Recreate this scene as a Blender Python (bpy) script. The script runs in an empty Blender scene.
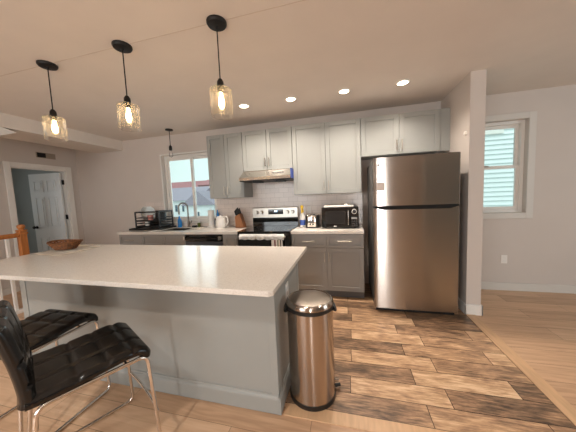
import bpy, bmesh, math, random
from mathutils import Vector, Matrix
PI = math.pi
random.seed(7)
S = bpy.context.scene
COL = S.collection

# ------------------------------------------------------------------ camera
CAM = (1.519, -3.6795, 1.3781)
YAW, PIT, ROL, FPX = 0.2485, -0.0821, -0.0428, 235.14
f_ = Vector((-math.sin(YAW)*math.cos(PIT), math.cos(YAW)*math.cos(PIT), math.sin(PIT)))
r_ = Vector((math.cos(YAW), math.sin(YAW), 0)); u_ = r_.cross(f_)
r2 = r_*math.cos(ROL) + u_*math.sin(ROL); u2 = -r_*math.sin(ROL) + u_*math.cos(ROL)
cd = bpy.data.cameras.new('camera'); cam = bpy.data.objects.new('camera', cd); COL.objects.link(cam)
M = Matrix.Identity(4)
for i in range(3):
    M[i][0], M[i][1], M[i][2], M[i][3] = r2[i], u2[i], -f_[i], CAM[i]
cam.matrix_world = M
cd.sensor_width = 36; cd.lens = FPX*36/576; cd.clip_start = 0.02; cd.clip_end = 200
S.camera = cam

# ------------------------------------------------------------------ world, exposure, daylight
W = bpy.data.worlds.new('sky'); S.world = W; W.use_nodes = True
bg = W.node_tree.nodes['Background']
bg.inputs[0].default_value = (0.78, 0.99, 0.95, 1); bg.inputs[1].default_value = 0.54
S.view_settings.view_transform = 'Standard'; S.view_settings.look = 'None'
S.view_settings.exposure = 1.05; S.view_settings.gamma = 1.0
S.view_settings.use_curve_mapping = False

def lamp(name, kind, loc, energy, color, size=0.1, rot=(0, 0, 0), size_y=None, angle=None, blend=.5):
    d = bpy.data.lights.new(name, kind); d.energy = energy; d.color = color
    if kind == 'AREA':
        d.size = size
        if size_y: d.shape = 'RECTANGLE'; d.size_y = size_y
        else: d.shape = 'DISK'
    else:
        d.shadow_soft_size = size
    if kind == 'SPOT': d.spot_size = angle; d.spot_blend = blend
    o = bpy.data.objects.new(name, d); o.location = loc; o.rotation_euler = rot; COL.objects.link(o); return o

WARM = (1.0, 0.78, 0.56); SOFTWARM = (1.0, 0.89, 0.78); DAY = (0.80, 0.93, 1.0)
# daylight lamps at the windows; those noted as added have no visible source
lamp('added_front_fill', 'AREA', (-1.1, -6.9, 1.5), 32, (0.95, 0.97, 1.0), 2.4, (PI/2, 0, 0), 1.5)  # added soft fill from behind the camera
lamp('added_streak_light', 'AREA', (2.28, -6.9, 1.12), 26, (1.0, 0.97, 0.95), 0.24, (PI/2, 0, 0), 1.9)  # added lamp for the bright streak on the refrigerator
lamp('daylight_right_window', 'AREA', (6.3, -2.6, 1.5), 16, (0.78, 0.91, 1.0), 2.0, (0, PI/2, 0), 1.5)
lamp('daylight_sink_window', 'AREA', (-1.22, 0.28, 1.62), 2.5, DAY, 0.95, (-PI/2, 0, 0), 1.1)
lamp('added_hall_light', 'AREA', (-6.3, -1.6, 1.6), 3.2, (0.93, 0.97, 1.0), 1.2, (0, -PI/2, 0), 1.4)  # added cool light for the hall, its window out of view
sun = bpy.data.lights.new('added_soft_sun', 'SUN'); sun.energy = 0.85; sun.angle = math.radians(60); sun.color = (.9, 1, 1)  # added under the overcast sky to brighten the siding outside
so = bpy.data.objects.new('added_soft_sun', sun); so.rotation_euler = (math.radians(32), 0, 0); COL.objects.link(so)
# added lamps behind the camera, without fixtures, to brighten the front side
for (x, y) in ((-2.0, -4.1), (0.3, -4.1), (2.6, -5.5)):
    lamp('added_fill_spot', 'SPOT', (x, y, 2.53), 40 if y > -5 else 16, (1.0, 0.96, 0.91), 0.07, (0, 0, 0), angle=math.radians(150), blend=.8)

H = 2.565

# ------------------------------------------------------------------ materials
def lin(c):
    return tuple((x/255/12.92 if x/255 <= .04045 else ((x/255+.055)/1.055)**2.4) for x in c) + (1,)
MATS = {}
def base_mat(name):
    m = bpy.data.materials.new(name); m.use_nodes = True
    nt = m.node_tree; b = nt.nodes['Principled BSDF']; return m, nt, b
def N(nt, t, **k):
    n = nt.nodes.new(t)
    for a, v in k.items(): setattr(n, a, v)
    return n
def mat(name, rgb, rough=.5, metal=0., var=.04, scale=12., bump=0., stretch=(1, 1, 1), coat=0., spec=.5):
    m, nt, b = base_mat(name)
    tc = N(nt, 'ShaderNodeTexCoord'); mp = N(nt, 'ShaderNodeMapping'); mp.inputs['Scale'].default_value = stretch
    nz = N(nt, 'ShaderNodeTexNoise'); nz.inputs['Scale'].default_value = scale; nz.inputs['Detail'].default_value = 4
    cr = N(nt, 'ShaderNodeValToRGB')
    c = lin(rgb)
    cr.color_ramp.elements[0].position = .3; cr.color_ramp.elements[1].position = .7
    cr.color_ramp.elements[0].color = tuple(max(0, x*(1-var)) for x in c[:3]) + (1,)
    cr.color_ramp.elements[1].color = tuple(min(1, x*(1+var)) for x in c[:3]) + (1,)
    L = nt.links.new
    L(tc.outputs['Object'], mp.inputs[0]); L(mp.outputs[0], nz.inputs['Vector']); L(nz.outputs[0], cr.inputs[0]); L(cr.outputs[0], b.inputs['Base Color'])
    b.inputs['Roughness'].default_value = rough; b.inputs['Metallic'].default_value = metal
    b.inputs['Specular IOR Level'].default_value = spec
    if coat: b.inputs['Coat Weight'].default_value = coat
    if bump:
        bp = N(nt, 'ShaderNodeBump'); bp.inputs['Strength'].default_value = bump; bp.inputs['Distance'].default_value = .01
        L(nz.outputs[0], bp.inputs['Height']); L(bp.outputs[0], b.inputs['Normal'])
    MATS[name] = m; return m
def steel(name, rgb, rough=.3, aniso=.75, rot=0.):
    m = mat(name, rgb, rough, 1.0, .05, 6, .0, (1, 1, 60))
    nt = m.node_tree; b = nt.nodes['Principled BSDF']
    b.inputs['Anisotropic'].default_value = aniso; b.inputs['Anisotropic Rotation'].default_value = rot
    t = N(nt, 'ShaderNodeTangent', direction_type='RADIAL', axis='Z'); nt.links.new(t.outputs[0], b.inputs['Tangent'])
    return m
def emit(name, rgb, strength):
    m, nt, b = base_mat(name)
    b.inputs['Base Color'].default_value = lin(rgb); b.inputs['Emission Color'].default_value = lin(rgb)
    b.inputs['Emission Strength'].default_value = strength; MATS[name] = m; return m
def glass(name, tint=(1, 1, 1), refl=1.0, haze=0.):
    m = bpy.data.materials.new(name); m.use_nodes = True; nt = m.node_tree; nt.nodes.clear(); L = nt.links.new
    out = N(nt, 'ShaderNodeOutputMaterial'); mx = N(nt, 'ShaderNodeMixShader'); tr = N(nt, 'ShaderNodeBsdfTransparent'); gl = N(nt, 'ShaderNodeBsdfGlossy')
    fr = N(nt, 'ShaderNodeFresnel'); fr.inputs[0].default_value = 1.45
    mu = N(nt, 'ShaderNodeMath', operation='MULTIPLY'); mu.inputs[1].default_value = refl
    tr.inputs[0].default_value = tint + (1,)
    if haze:
        wn = N(nt, 'ShaderNodeTexNoise'); wn.inputs['Scale'].default_value = 16; wn.inputs['Distortion'].default_value = 1.5; wc = N(nt, 'ShaderNodeTexCoord'); wr_ = N(nt, 'ShaderNodeValToRGB')
        wr_.color_ramp.elements[0].position = .38; wr_.color_ramp.elements[0].color = (.84, .82, .80, 1); wr_.color_ramp.elements[1].position = .6; wr_.color_ramp.elements[1].color = tint + (1,)
        L(wc.outputs['Object'], wn.inputs['Vector']); L(wn.outputs[0], wr_.inputs[0]); L(wr_.outputs[0], tr.inputs[0])
    gl.inputs['Roughness'].default_value = .03
    L(fr.outputs[0], mu.inputs[0]); L(mu.outputs[0], mx.inputs[0]); L(tr.outputs[0], mx.inputs[1]); L(gl.outputs[0], mx.inputs[2])
    if haze:
        mx2 = N(nt, 'ShaderNodeMixShader'); tl = N(nt, 'ShaderNodeBsdfTranslucent'); tl.inputs[0].default_value = (1, .95, .88, 1)
        vz = N(nt, 'ShaderNodeTexVoronoi'); vz.inputs['Scale'].default_value = 55
        tc = N(nt, 'ShaderNodeTexCoord'); L(tc.outputs['Object'], vz.inputs['Vector'])
        rp = N(nt, 'ShaderNodeMapRange'); rp.inputs['From Max'].default_value = .6; rp.inputs['To Min'].default_value = haze*1.6; rp.inputs['To Max'].default_value = haze*.5
        L(vz.outputs['Distance'], rp.inputs['Value']); L(rp.outputs[0], mx2.inputs[0])
        L(mx.outputs[0], mx2.inputs[1]); L(tl.outputs[0], mx2.inputs[2]); L(mx2.outputs[0], out.inputs[0])
    else:
        L(mx.outputs[0], out.inputs[0])
    MATS[name] = m; return m

ANISO = 0.25
M_WALL = mat('wall_paint', (206, 196, 188), .75, 0, .015, 3, .02)
M_GREYW = mat('added_wall_grey', (150, 150, 144), .75, 0, .015, 3)  # dim refrigerator reflection put into the added wall's colour
M_CEIL = mat('ceiling_paint', (222, 212, 202), .8, 0, .02, 4, .03)
M_TRIM = mat('white_trim', (232, 228, 222), .4, 0, .01, 5)
M_GREIGE = mat('trim_greige', (212, 207, 200), .5, 0, .01, 5)
M_DOOR = mat('door_white', (222, 224, 224), .45, 0, .01, 5)
M_HALL = mat('hall_paint', (172, 174, 174), .8, 0, .02, 3)
M_CAB = mat('grey_cabinet_paint', (152, 153, 149), .42, 0, .012, 6)
M_BASE = mat('darker_cabinet_grey', (148, 144, 139), .42, 0, .012, 6)  # slightly darker, warmer copy of the cabinet grey, for the base units
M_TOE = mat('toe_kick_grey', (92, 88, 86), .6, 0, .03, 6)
M_NICK = mat('brushed_nickel', (190, 182, 172), .3, 1, .04, 40)
M_CHROME = mat('chrome', (222, 216, 210), .09, 1, .02, 10)
M_STEEL = steel('stainless_steel', (172, 166, 160), .2, 1.0, ANISO)
M_HOOD = mat('hood_steel', (205, 198, 190), .2, 1, .04, 10)
M_CAN = steel('brushed_steel_can', (182, 170, 160), .17, 1.0, ANISO)
M_STEELD = mat('dark_steel', (120, 114, 108), .3, 1, .05, 8)
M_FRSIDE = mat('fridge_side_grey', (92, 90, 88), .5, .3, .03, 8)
M_BLACK = mat('black_plastic', (22, 21, 21), .4, 0, .1, 20)
M_BMET = mat('black_metal', (26, 23, 21), .45, .4, .1, 15)
M_BGLASS = mat('black_glass', (10, 10, 11), .06, 0, .05, 5, coat=.5)
M_LEATH = mat('black_leather', (8, 7, 7), .24, 0, .12, 60, .06, spec=.55)
M_WOODR = mat('orange_oak', (176, 108, 52), .45, 0, .22, 5, .0, (6, 6, 1))
M_BLOCK = mat('knife_block_wood', (158, 102, 60), .5, 0, .15, 8, 0, (3, 3, 1))
M_BASK = mat('wicker', (124, 76, 38), .6, 0, .7, 45, .3)
M_CLOTH = mat('cream_cloth', (244, 236, 224), .9, 0, .05, 60, .15)
M_TOWEL = mat('white_ruffle', (242, 239, 236), .95, 0, .1, 80, .3)
M_WHITE = mat('white_plastic', (236, 232, 226), .35, 0, .01, 5)
M_CERAM = mat('white_ceramic', (236, 233, 228), .15, 0, .01, 5)
M_BLUE = mat('blue_soap', (30, 120, 190), .25, 0, .06, 8)
M_BLUEF = mat('blue_film', (30, 70, 170), .3, 0, .08, 20)
M_YEL = mat('yellow_plastic', (238, 196, 30), .35, 0, .03, 8)
M_LABEL = mat('blue_label', (70, 100, 180), .5, 0, .3, 60)
M_RED = mat('dark_red_cloth', (120, 38, 38), .9, 0, .15, 50)
M_GREEN = mat('green_sponge', (96, 110, 60), .9, 0, .2, 60, .3)
M_PAPER = mat('paper_towel', (238, 234, 228), .95, 0, .03, 40, .2)
M_PINK = mat('pink_plastic', (205, 140, 130), .4, 0, .04, 10)
M_BEIGE = mat('beige_vent', (158, 144, 128), .6, 0, .03, 10)
M_DARK = mat('dark_gap', (18, 17, 17), .9, 0, .1, 10)
M_GLASS = glass('window_glass', (.97, .99, .99), .6)
M_SHADE = glass('seeded_glass', (1, .99, .97), .6, .13)
M_BULBG = glass('clear_bulb_glass', (1, 1, 1), .8)
M_BULB = emit('warm_bulb', (255, 214, 150), 14)
M_LED = emit('downlight_lens', (255, 232, 200), 10)
M_DISP = emit('clock_digits', (190, 230, 255), 2.0)
M_PATCH = mat('pale_patch', (214, 200, 190), .5, .2, .03, 30)
M_SIDING = mat('white_siding', (225, 232, 232), .6, 0, .02, 4)
M_HWALL = mat('house_wall_white', (226, 230, 232), .7, 0, .03, 2)
M_ROOFG = mat('roof_grey', (150, 142, 156), .8, 0, .1, 6, .1)
M_ROOFR = mat('roof_red', (160, 108, 112), .8, 0, .12, 6, .1)
M_BRICK = mat('house_brick', (172, 128, 128), .8, 0, .12, 8, .1)
M_HWIN = mat('house_window_dark', (70, 90, 105), .2, 0, .1, 4)
M_GROUND = mat('outdoor_ground', (140, 140, 136), .9, 0, .1, 2)

def quartz():
    m, nt, b = base_mat('white_quartz'); L = nt.links.new
    tc = N(nt, 'ShaderNodeTexCoord')
    v = N(nt, 'ShaderNodeTexVoronoi'); v.inputs['Scale'].default_value = 130
    n = N(nt, 'ShaderNodeTexNoise'); n.inputs['Scale'].default_value = 60; n.inputs['Detail'].default_value = 5
    cr = N(nt, 'ShaderNodeValToRGB')
    e = cr.color_ramp.elements; e[0].position = .0; e[0].color = lin((176, 164, 150)); e[1].position = .22; e[1].color = lin((208, 200, 190))
    x = e.new(.9); x.color = lin((220, 213, 204))
    mx = N(nt, 'ShaderNodeMath', operation='MULTIPLY'); mx.inputs[1].default_value = 1.3
    ad = N(nt, 'ShaderNodeMath', operation='ADD'); sb = N(nt, 'ShaderNodeMath', operation='SUBTRACT'); sb.inputs[1].default_value = .42
    L(tc.outputs['Object'], v.inputs['Vector']); L(tc.outputs['Object'], n.inputs['Vector'])
    L(v.outputs['Distance'], mx.inputs[0]); L(mx.outputs[0], ad.inputs[0]); L(n.outputs[0], sb.inputs[0]); L(sb.outputs[0], ad.inputs[1])
    L(ad.outputs[0], cr.inputs[0]); L(cr.outputs[0], b.inputs['Base Color'])
    b.inputs['Roughness'].default_value = .16; return m
M_QUARTZ = quartz()

def tile_mat():
    m, nt, b = base_mat('subway_tile'); L = nt.links.new
    tc = N(nt, 'ShaderNodeTexCoord'); sp = N(nt, 'ShaderNodeSeparateXYZ'); cb = N(nt, 'ShaderNodeCombineXYZ')
    L(tc.outputs['Object'], sp.inputs[0]); L(sp.outputs[0], cb.inputs[0]); L(sp.outputs[2], cb.inputs[1])
    br = N(nt, 'ShaderNodeTexBrick'); br.inputs['Scale'].default_value = 1; br.inputs['Brick Width'].default_value = .152; br.inputs['Row Height'].default_value = .0762
    br.inputs['Mortar Size'].default_value = .0016; br.inputs['Color1'].default_value = lin((228, 216, 208)); br.inputs['Color2'].default_value = lin((222, 210, 202)); br.inputs['Mortar'].default_value = lin((188, 176, 168))
    L(cb.outputs[0], br.inputs['Vector']); L(br.outputs[0], b.inputs['Base Color'])
    bp = N(nt, 'ShaderNodeBump'); bp.invert = True; bp.inputs['Strength'].default_value = .3; bp.inputs['Distance'].default_value = .002
    L(br.outputs['Fac'], bp.inputs['Height']); L(bp.outputs[0], b.inputs['Normal'])
    b.inputs['Roughness'].default_value = .2; return m
M_TILE = tile_mat()

def laminate():
    m, nt, b = base_mat('light_oak_laminate'); L = nt.links.new
    tc = N(nt, 'ShaderNodeTexCoord')
    br = N(nt, 'ShaderNodeTexBrick'); br.inputs['Scale'].default_value = 1; br.inputs['Brick Width'].default_value = 1.28; br.inputs['Row Height'].default_value = .192
    br.inputs['Mortar Size'].default_value = .0012; br.offset = .37
    br.inputs['Color1'].default_value = (0.2, .2, .2, 1); br.inputs['Color2'].default_value = (.8, .8, .8, 1); br.inputs['Mortar'].default_value = (0, 0, 0, 1)
    mp = N(nt, 'ShaderNodeMapping'); mp.inputs['Scale'].default_value = (1.2, 14, 1)
    nz = N(nt, 'ShaderNodeTexNoise'); nz.inputs['Scale'].default_value = 2.2; nz.inputs['Detail'].default_value = 7; nz.inputs['Distortion'].default_value = .8
    ad = N(nt, 'ShaderNodeMix', data_type='FLOAT'); ad.inputs[0].default_value = .35
    cr = N(nt, 'ShaderNodeValToRGB'); e = cr.color_ramp.elements
    e[0].position = .25; e[0].color = lin((176, 138, 108)); e[1].position = .75; e[1].color = lin((226, 190, 156))
    e2 = e.new(.5); e2.color = lin((206, 168, 134))
    mo = N(nt, 'ShaderNodeMix', data_type='RGBA'); mo.inputs['B'].default_value = lin((112, 82, 58))
    L(tc.outputs['Object'], br.inputs['Vector']); L(tc.outputs['Object'], mp.inputs[0]); L(mp.outputs[0], nz.inputs['Vector'])
    L(nz.outputs[0], ad.inputs[2]); L(br.outputs[0], ad.inputs[3]); L(ad.outputs[0], cr.inputs[0])
    L(cr.outputs[0], mo.inputs['A']); L(br.outputs['Fac'], mo.inputs[0]); L(mo.outputs[2], b.inputs['Base Color'])
    b.inputs['Roughness'].default_value = .38; return m
M_LAM = laminate()

def plank_tile():
    m, nt, b = base_mat('rustic_wood_tile'); L = nt.links.new
    tc = N(nt, 'ShaderNodeTexCoord'); at = N(nt, 'ShaderNodeAttribute', attribute_name='tone')
    at2 = N(nt, 'ShaderNodeAttribute', attribute_name='shift')
    cb = N(nt, 'ShaderNodeVectorMath', operation='ADD'); L(tc.outputs['Object'], cb.inputs[0]); L(at2.outputs['Vector'], cb.inputs[1])
    def layer(scale, sc, amp, detail, rough, dist):
        mp = N(nt, 'ShaderNodeMapping'); mp.inputs['Scale'].default_value = scale
        z = N(nt, 'ShaderNodeTexNoise'); z.inputs['Scale'].default_value = sc; z.inputs['Detail'].default_value = detail; z.inputs['Roughness'].default_value = rough; z.inputs['Distortion'].default_value = dist
        m1 = N(nt, 'ShaderNodeMath', operation='MULTIPLY_ADD'); m1.inputs[1].default_value = amp; m1.inputs[2].default_value = -.5*amp
        L(cb.outputs[0], mp.inputs[0]); L(mp.outputs[0], z.inputs['Vector']); L(z.outputs[0], m1.inputs[0]); return z, m1
    n1, a1 = layer((1, 2.6, 1), 4.5, 1.3, 5, .6, .5)
    nz, a2 = layer((1, 9, 1), 7, 1.6, 8, .7, .2)
    s1 = N(nt, 'ShaderNodeMath', operation='ADD'); ad = N(nt, 'ShaderNodeMath', operation='ADD')
    L(a1.outputs[0], s1.inputs[0]); L(a2.outputs[0], s1.inputs[1]); L(s1.outputs[0], ad.inputs[0]); L(at.outputs['Fac'], ad.inputs[1])
    cr = N(nt, 'ShaderNodeValToRGB'); e = cr.color_ramp.elements
    e[0].position = .0; e[0].color = lin((76, 60, 48)); e[1].position = 1.0; e[1].color = lin((224, 192, 156))
    for p, c in ((.25, (114, 90, 70)), (.5, (160, 126, 98)), (.72, (194, 156, 120))):
        x = e.new(p); x.color = lin(c)
    L(ad.outputs[0], cr.inputs[0]); L(cr.outputs[0], b.inputs['Base Color'])
    bp = N(nt, 'ShaderNodeBump'); bp.inputs['Strength'].default_value = .12; bp.inputs['Distance'].default_value = .004
    L(nz.outputs[0], bp.inputs['Height']); L(bp.outputs[0], b.inputs['Normal'])
    b.inputs['Roughness'].default_value = .36; return m
M_PLANK = plank_tile()
M_GROUT = mat('grout_brown', (66, 54, 44), .9, 0, .05, 20)
M_STRIP = mat('oak_strip', (206, 168, 130), .4, 0, .12, 4, 0, (8, 1.2, 1))

# ------------------------------------------------------------------ mesh helpers
def box(bm, x0, x1, y0, y1, z0, z1, bev=0., seg=2):
    t = bmesh.new()
    bmesh.ops.create_cube(t, size=1)
    for v in t.verts:
        v.co = Vector(((v.co.x+.5)*(x1-x0)+x0, (v.co.y+.5)*(y1-y0)+y0, (v.co.z+.5)*(z1-z0)+z0))
    if bev: bmesh.ops.bevel(t, geom=t.edges[:], offset=bev, segments=seg, profile=.5, affect='EDGES')
    merge(bm, t); return bm
def merge(bm, t):
    me = bpy.data.meshes.new('tmp'); t.to_mesh(me); t.free(); bm.from_mesh(me); bpy.data.meshes.remove(me)
def nb(*a, **k):
    bm = bmesh.new()
    if a: box(bm, *a, **k)
    return bm
def tube(bm, pts, r, n=10, closed=False, radii=None):
    pts = [Vector(p) for p in pts]; k = len(pts); rings = []; up = None
    for i, p in enumerate(pts):
        if closed: d = (pts[(i+1) % k]-pts[i-1])
        else: d = pts[min(i+1, k-1)]-pts[max(i-1, 0)]
        d.normalize()
        if up is None:
            up = Vector((0, 0, 1)) if abs(d.z) < .9 else Vector((1, 0, 0))
        a = d.cross(up)
        if a.length < 1e-4: a = d.cross(Vector((.3, 1, .2)))
        a.normalize(); b = a.cross(d).normalized(); up = b
        rr = radii[i] if radii else r
        rings.append([bm.verts.new(p + a*rr*math.cos(2*PI*j/n) + b*rr*math.sin(2*PI*j/n)) for j in range(n)])
    m = k if closed else k-1
    for i in range(m):
        A, B = rings[i], rings[(i+1) % k]
        for j in range(n): bm.faces.new((A[j], A[(j+1) % n], B[(j+1) % n], B[j]))
    if not closed:
        bm.faces.new(rings[0][::-1]); bm.faces.new(rings[-1])
    return bm
def fillet(pts, r, n=6, closed=False):
    pts = [Vector(p) for p in pts]; out = []; k = len(pts)
    for i, p in enumerate(pts):
        if not closed and i in (0, k-1): out.append(p); continue
        a = pts[i-1]-p; b = pts[(i+1) % k]-p
        rr = min(r, a.length*.49, b.length*.49)
        A = p + a.normalized()*rr; B = p + b.normalized()*rr
        for j in range(n+1):
            t = j/n; out.append(A*(1-t)**2 + p*2*t*(1-t) + B*t*t)
    return out
def lathe(bm, prof, cx=0, cy=0, n=28, sx=1, sy=1):
    rings = []
    for (r, z) in prof:
        if r < 1e-6: rings.append([bm.verts.new((cx, cy, z))])
        else: rings.append([bm.verts.new((cx+sx*r*math.cos(2*PI*j/n), cy+sy*r*math.sin(2*PI*j/n), z)) for j in range(n)])
    for A, B in zip(rings, rings[1:]):
        for j in range(n):
            a0, a1 = A[j % len(A)], A[(j+1) % len(A)]; b0, b1 = B[j % len(B)], B[(j+1) % len(B)]
            vs = []
            for v in (a0, a1, b1, b0):
                if v not in vs: vs.append(v)
            if len(vs) > 2: bm.faces.new(vs)
    return bm
def prism(bm, poly, axis, a, b, bev=0):
    """poly in the two other axes, extruded along axis from a to b"""
    t = bmesh.new()
    def mk(p, w):
        if axis == 'X': return (w, p[0], p[1])
        if axis == 'Y': return (p[0], w, p[1])
        return (p[0], p[1], w)
    A = [t.verts.new(mk(p, a)) for p in poly]; B = [t.verts.new(mk(p, b)) for p in poly]
    t.faces.new(A); t.faces.new(B[::-1]); k = len(poly)
    for i in range(k): t.faces.new((A[i], B[i], B[(i+1) % k], A[(i+1) % k]))
    bmesh.ops.recalc_face_normals(t, faces=t.faces[:])
    if bev: bmesh.ops.bevel(t, geom=t.edges[:], offset=bev, segments=2, profile=.5, affect='EDGES')
    merge(bm, t); return bm
ORG = {}
def link(name, bm, m, parent=None, org=None, smooth=None):
    bmesh.ops.recalc_face_normals(bm, faces=bm.faces[:])
    me = bpy.data.meshes.new(name); bm.to_mesh(me); bm.free()
    for mm in (m if isinstance(m, (list, tuple)) else [m]): me.materials.append(mm)
    o = bpy.data.objects.new(name, me); COL.objects.link(o)
    if parent is not None:
        org = ORG[parent.name]; o.parent = parent
    org = Vector(org or (0, 0, 0)); ORG[o.name] = org
    me.transform(Matrix.Translation(-org))
    if parent is None: o.location = org
    if smooth is not None:
        me.polygons.foreach_set('use_smooth', [True]*len(me.polygons))
        try: me.set_sharp_from_angle(angle=math.radians(smooth))
        except Exception: pass
    return o
def tag(o, label, cat, group=None):
    o['label'] = label; o['category'] = cat
    if group: o['group'] = group
    return o
def thing(name, loc, label, cat, group=None):
    o = bpy.data.objects.new(name, None); o.empty_display_size = .1; COL.objects.link(o)
    o.location = loc; ORG[o.name] = Vector(loc); return tag(o, label, cat, group)
def single(name, bm, m, loc, label, cat, group=None, smooth=None):
    return tag(link(name, bm, m, None, loc, smooth), label, cat, group)
def struct(name, bm, m, parent=None, org=None, smooth=None):
    o = link(name, bm, m, parent, org, smooth)
    if parent is None: o['kind'] = 'structure'
    return o
def sroot(name, loc):
    o = bpy.data.objects.new(name, None); COL.objects.link(o); o.location = loc; ORG[o.name] = Vector(loc); o['kind'] = 'structure'; return o
def dup(root, loc, label=None, rz=None):
    r = root.copy(); COL.objects.link(r); r.location = loc
    if rz is not None: r.rotation_euler.z = rz
    if label: r['label'] = label
    for ch in list(root.children):
        c = ch.copy(); COL.objects.link(c); c.parent = r
        for g in list(ch.children):
            d = g.copy(); COL.objects.link(d); d.parent = c
    return r

# ------------------------------------------------------------------ the room shell
XL, XR, YF, YB = -3.813, 6.35, -7.0, 0.0
def wallx(holes, x0, x1, y0, y1, z0=0, z1=H):
    """wall along X with rectangular holes (xa,xb,za,zb)"""
    bm = bmesh.new(); xs = sorted({x0, x1, *[h[0] for h in holes], *[h[1] for h in holes]})
    for a, b in zip(xs, xs[1:]):
        cut = [h for h in holes if h[0] <= a + 1e-6 and h[1] >= b - 1e-6]; z = z0
        for h in sorted(cut, key=lambda q: q[2]):
            if h[2] > z: box(bm, a, b, y0, y1, z, h[2])
            z = h[3]
        if z < z1: box(bm, a, b, y0, y1, z, z1)
    return bm
def wally(holes, y0, y1, x0, x1, z0=0, z1=H):
    bm = wallx(holes, y0, y1, x0, x1, z0, z1)
    for v in bm.verts: v.co = Vector((v.co.y, v.co.x, v.co.z))
    return bm
W1 = (-1.755, -0.70, 1.0, 2.215); W2 = (2.93, 3.744, 1.043, 2.228)
struct('floor', nb(XL-.1, XR+.1, YF-.1, .15, -.08, 0), M_LAM)
struct('ceiling', nb(XL-.1, XR+.1, YF-.1, .15, H, H+.1), M_CEIL)
struct('wall_rear', wallx([W1, W2], XL-.12, XR+.1, 0, .15), M_WALL)
DY0, DY1, DZ = -1.0, -.215, 2.065
struct('wall_left', wally([(DY0, DY1, 0, DZ)], YF, 0, XL-.12, XL), M_WALL)
W4 = (-3.6, -1.6, .75, 2.2)
struct('wall_right', wally([W4], YF, 0, XR, XR+.12), M_WALL)
W3 = (-2.4, .2, .7, 2.25); W5 = (2.16, 2.40, .1, 2.15)  # added unseen windows, for the fill and the refrigerator streak
struct('wall_front', wallx([W3, W5], XL-.1, XR+.1, YF-.12, YF), M_WALL)
PX0, PX1, PYE = 2.765, 2.903, -.788
struct('wall_added', nb(3.55, XR, -5.1, -5.0, 0, H), M_GREYW)  # unseen wall added to darken the refrigerator reflection and block lamp light
struct('wall_partition', nb(PX0, PX1, PYE, 0, 0, H), M_WALL)
# dropped beam along the left and the sloped stair soffit under it
struct('trim_1', nb(-3.22, -2.6, YF, 0, 2.388, H), M_CEIL)
bm = bmesh.new(); prism(bm, [(-1.49, 2.352), (-1.62, 2.386), (-2.6, 2.386), (-2.6, 1.85)], 'X', -3.2, -2.61)
struct('trim_2', bm, M_TRIM)
# drywall seam in a slightly darker beige, running through the pendant canopies
struct('trim_3', nb(-2.6, 2.4, -2.158, -2.152, H-.0015, H+.001), mat('seam_beige', (206, 192, 178), .9))

# kitchen floor of rustic planks (one mesh, a tone per plank)
def kitchen_floor():
    Y0 = -2.27; w = .16; ln = .63; g = .0022
    tones = {  # (row, column) read from the photo; column 0 starts at the row's joint near x=1.5
        (0, 0): .55, (0, 1): .50, (0, 2): .85, (1, -1): .3, (1, 0): .72, (1, 1): .18, (2, -1): .3, (2, 0): .82, (2, 1): .15,
        (3, 0): .75, (3, 1): .45, (3, -1): .55, (4, -1): .2, (4, 0): .55, (4, 1): .85, (5, 0): .75, (5, 1): .52, (6, -1): .7, (6, 0): .4, (6, 1): .85,
        (7, 0): .65, (7, 1): .2, (8, 0): .5, (8, 1): .15}
    bm = bmesh.new(); tl = bm.faces.layers.float.new('tone'); sl = bm.faces.layers.float_vector.new('shift')
    rows = int(math.ceil(-Y0/w))
    for r in range(rows):
        y0 = Y0 + r*w; y1 = min(y0 + w, 0)
        j0 = {0: 1.985, 1: 1.515, 2: 1.967, 3: 1.525, 4: 1.965, 5: 1.53, 6: 1.97, 7: 1.54}.get(r, 1.5 + .45*(r % 2))
        for c in range(-7, 4):
            x0 = max(j0 + c*ln, -2.4); x1 = min(j0 + (c+1)*ln, 2.756)
            if x1 - x0 < .01: continue
            f = bm.faces.new([bm.verts.new(p) for p in ((x0+g, y0+g, .0035), (x1-g, y0+g, .0035), (x1-g, y1-g, .0035), (x0+g, y1-g, .0035))])
            f[tl] = .55 + .72*(tones.get((r, c), random.choice((.2, .35, .5, .6, .75, .85)))-.5); f[sl] = (random.uniform(-9, 9), random.uniform(-9, 9), 0)
    me = bpy.data.meshes.new('floor_kitchen'); bm.to_mesh(me); bm.free(); me.materials.append(M_PLANK)
    o = bpy.data.objects.new('floor_kitchen', me); COL.objects.link(o); o['kind'] = 'structure'
kitchen_floor()
struct('floor_grout', nb(-2.4, 2.758, -2.27, 0, -.01, .002), M_GROUT)
struct('trim_4', nb(2.758, 2.85, -2.36, PYE-.01, -.01, .008, bev=.003), M_STRIP)
struct('trim_5', nb(1.1, 2.758, -2.36, -2.272, -.01, .006, bev=.002), M_STRIP)

# baseboards
def baseboard(name, x0, x1, y0, y1): struct(name, nb(x0, x1, y0, y1, 0, .105, bev=.004), M_GREIGE)
baseboard('baseboard_rear', PX1, XR, -.016, 0)
baseboard('baseboard_rear_left', XL, -2.19, -.016, 0)
baseboard('baseboard_left', XL, XL+.016, YF, -1.09)
baseboard('baseboard_right', XR-.016, XR, YF, -.016)
bm = nb(PX0-.016, PX0, PYE-.016, -.02, 0, .115, bev=.004); box(bm, PX1, PX1+.016, PYE-.016, -.02, 0, .115, bev=.004); box(bm, PX0-.016, PX1+.016, PYE-.016, PYE, 0, .115, bev=.004)
struct('baseboard_partition', bm, M_TRIM)

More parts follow.
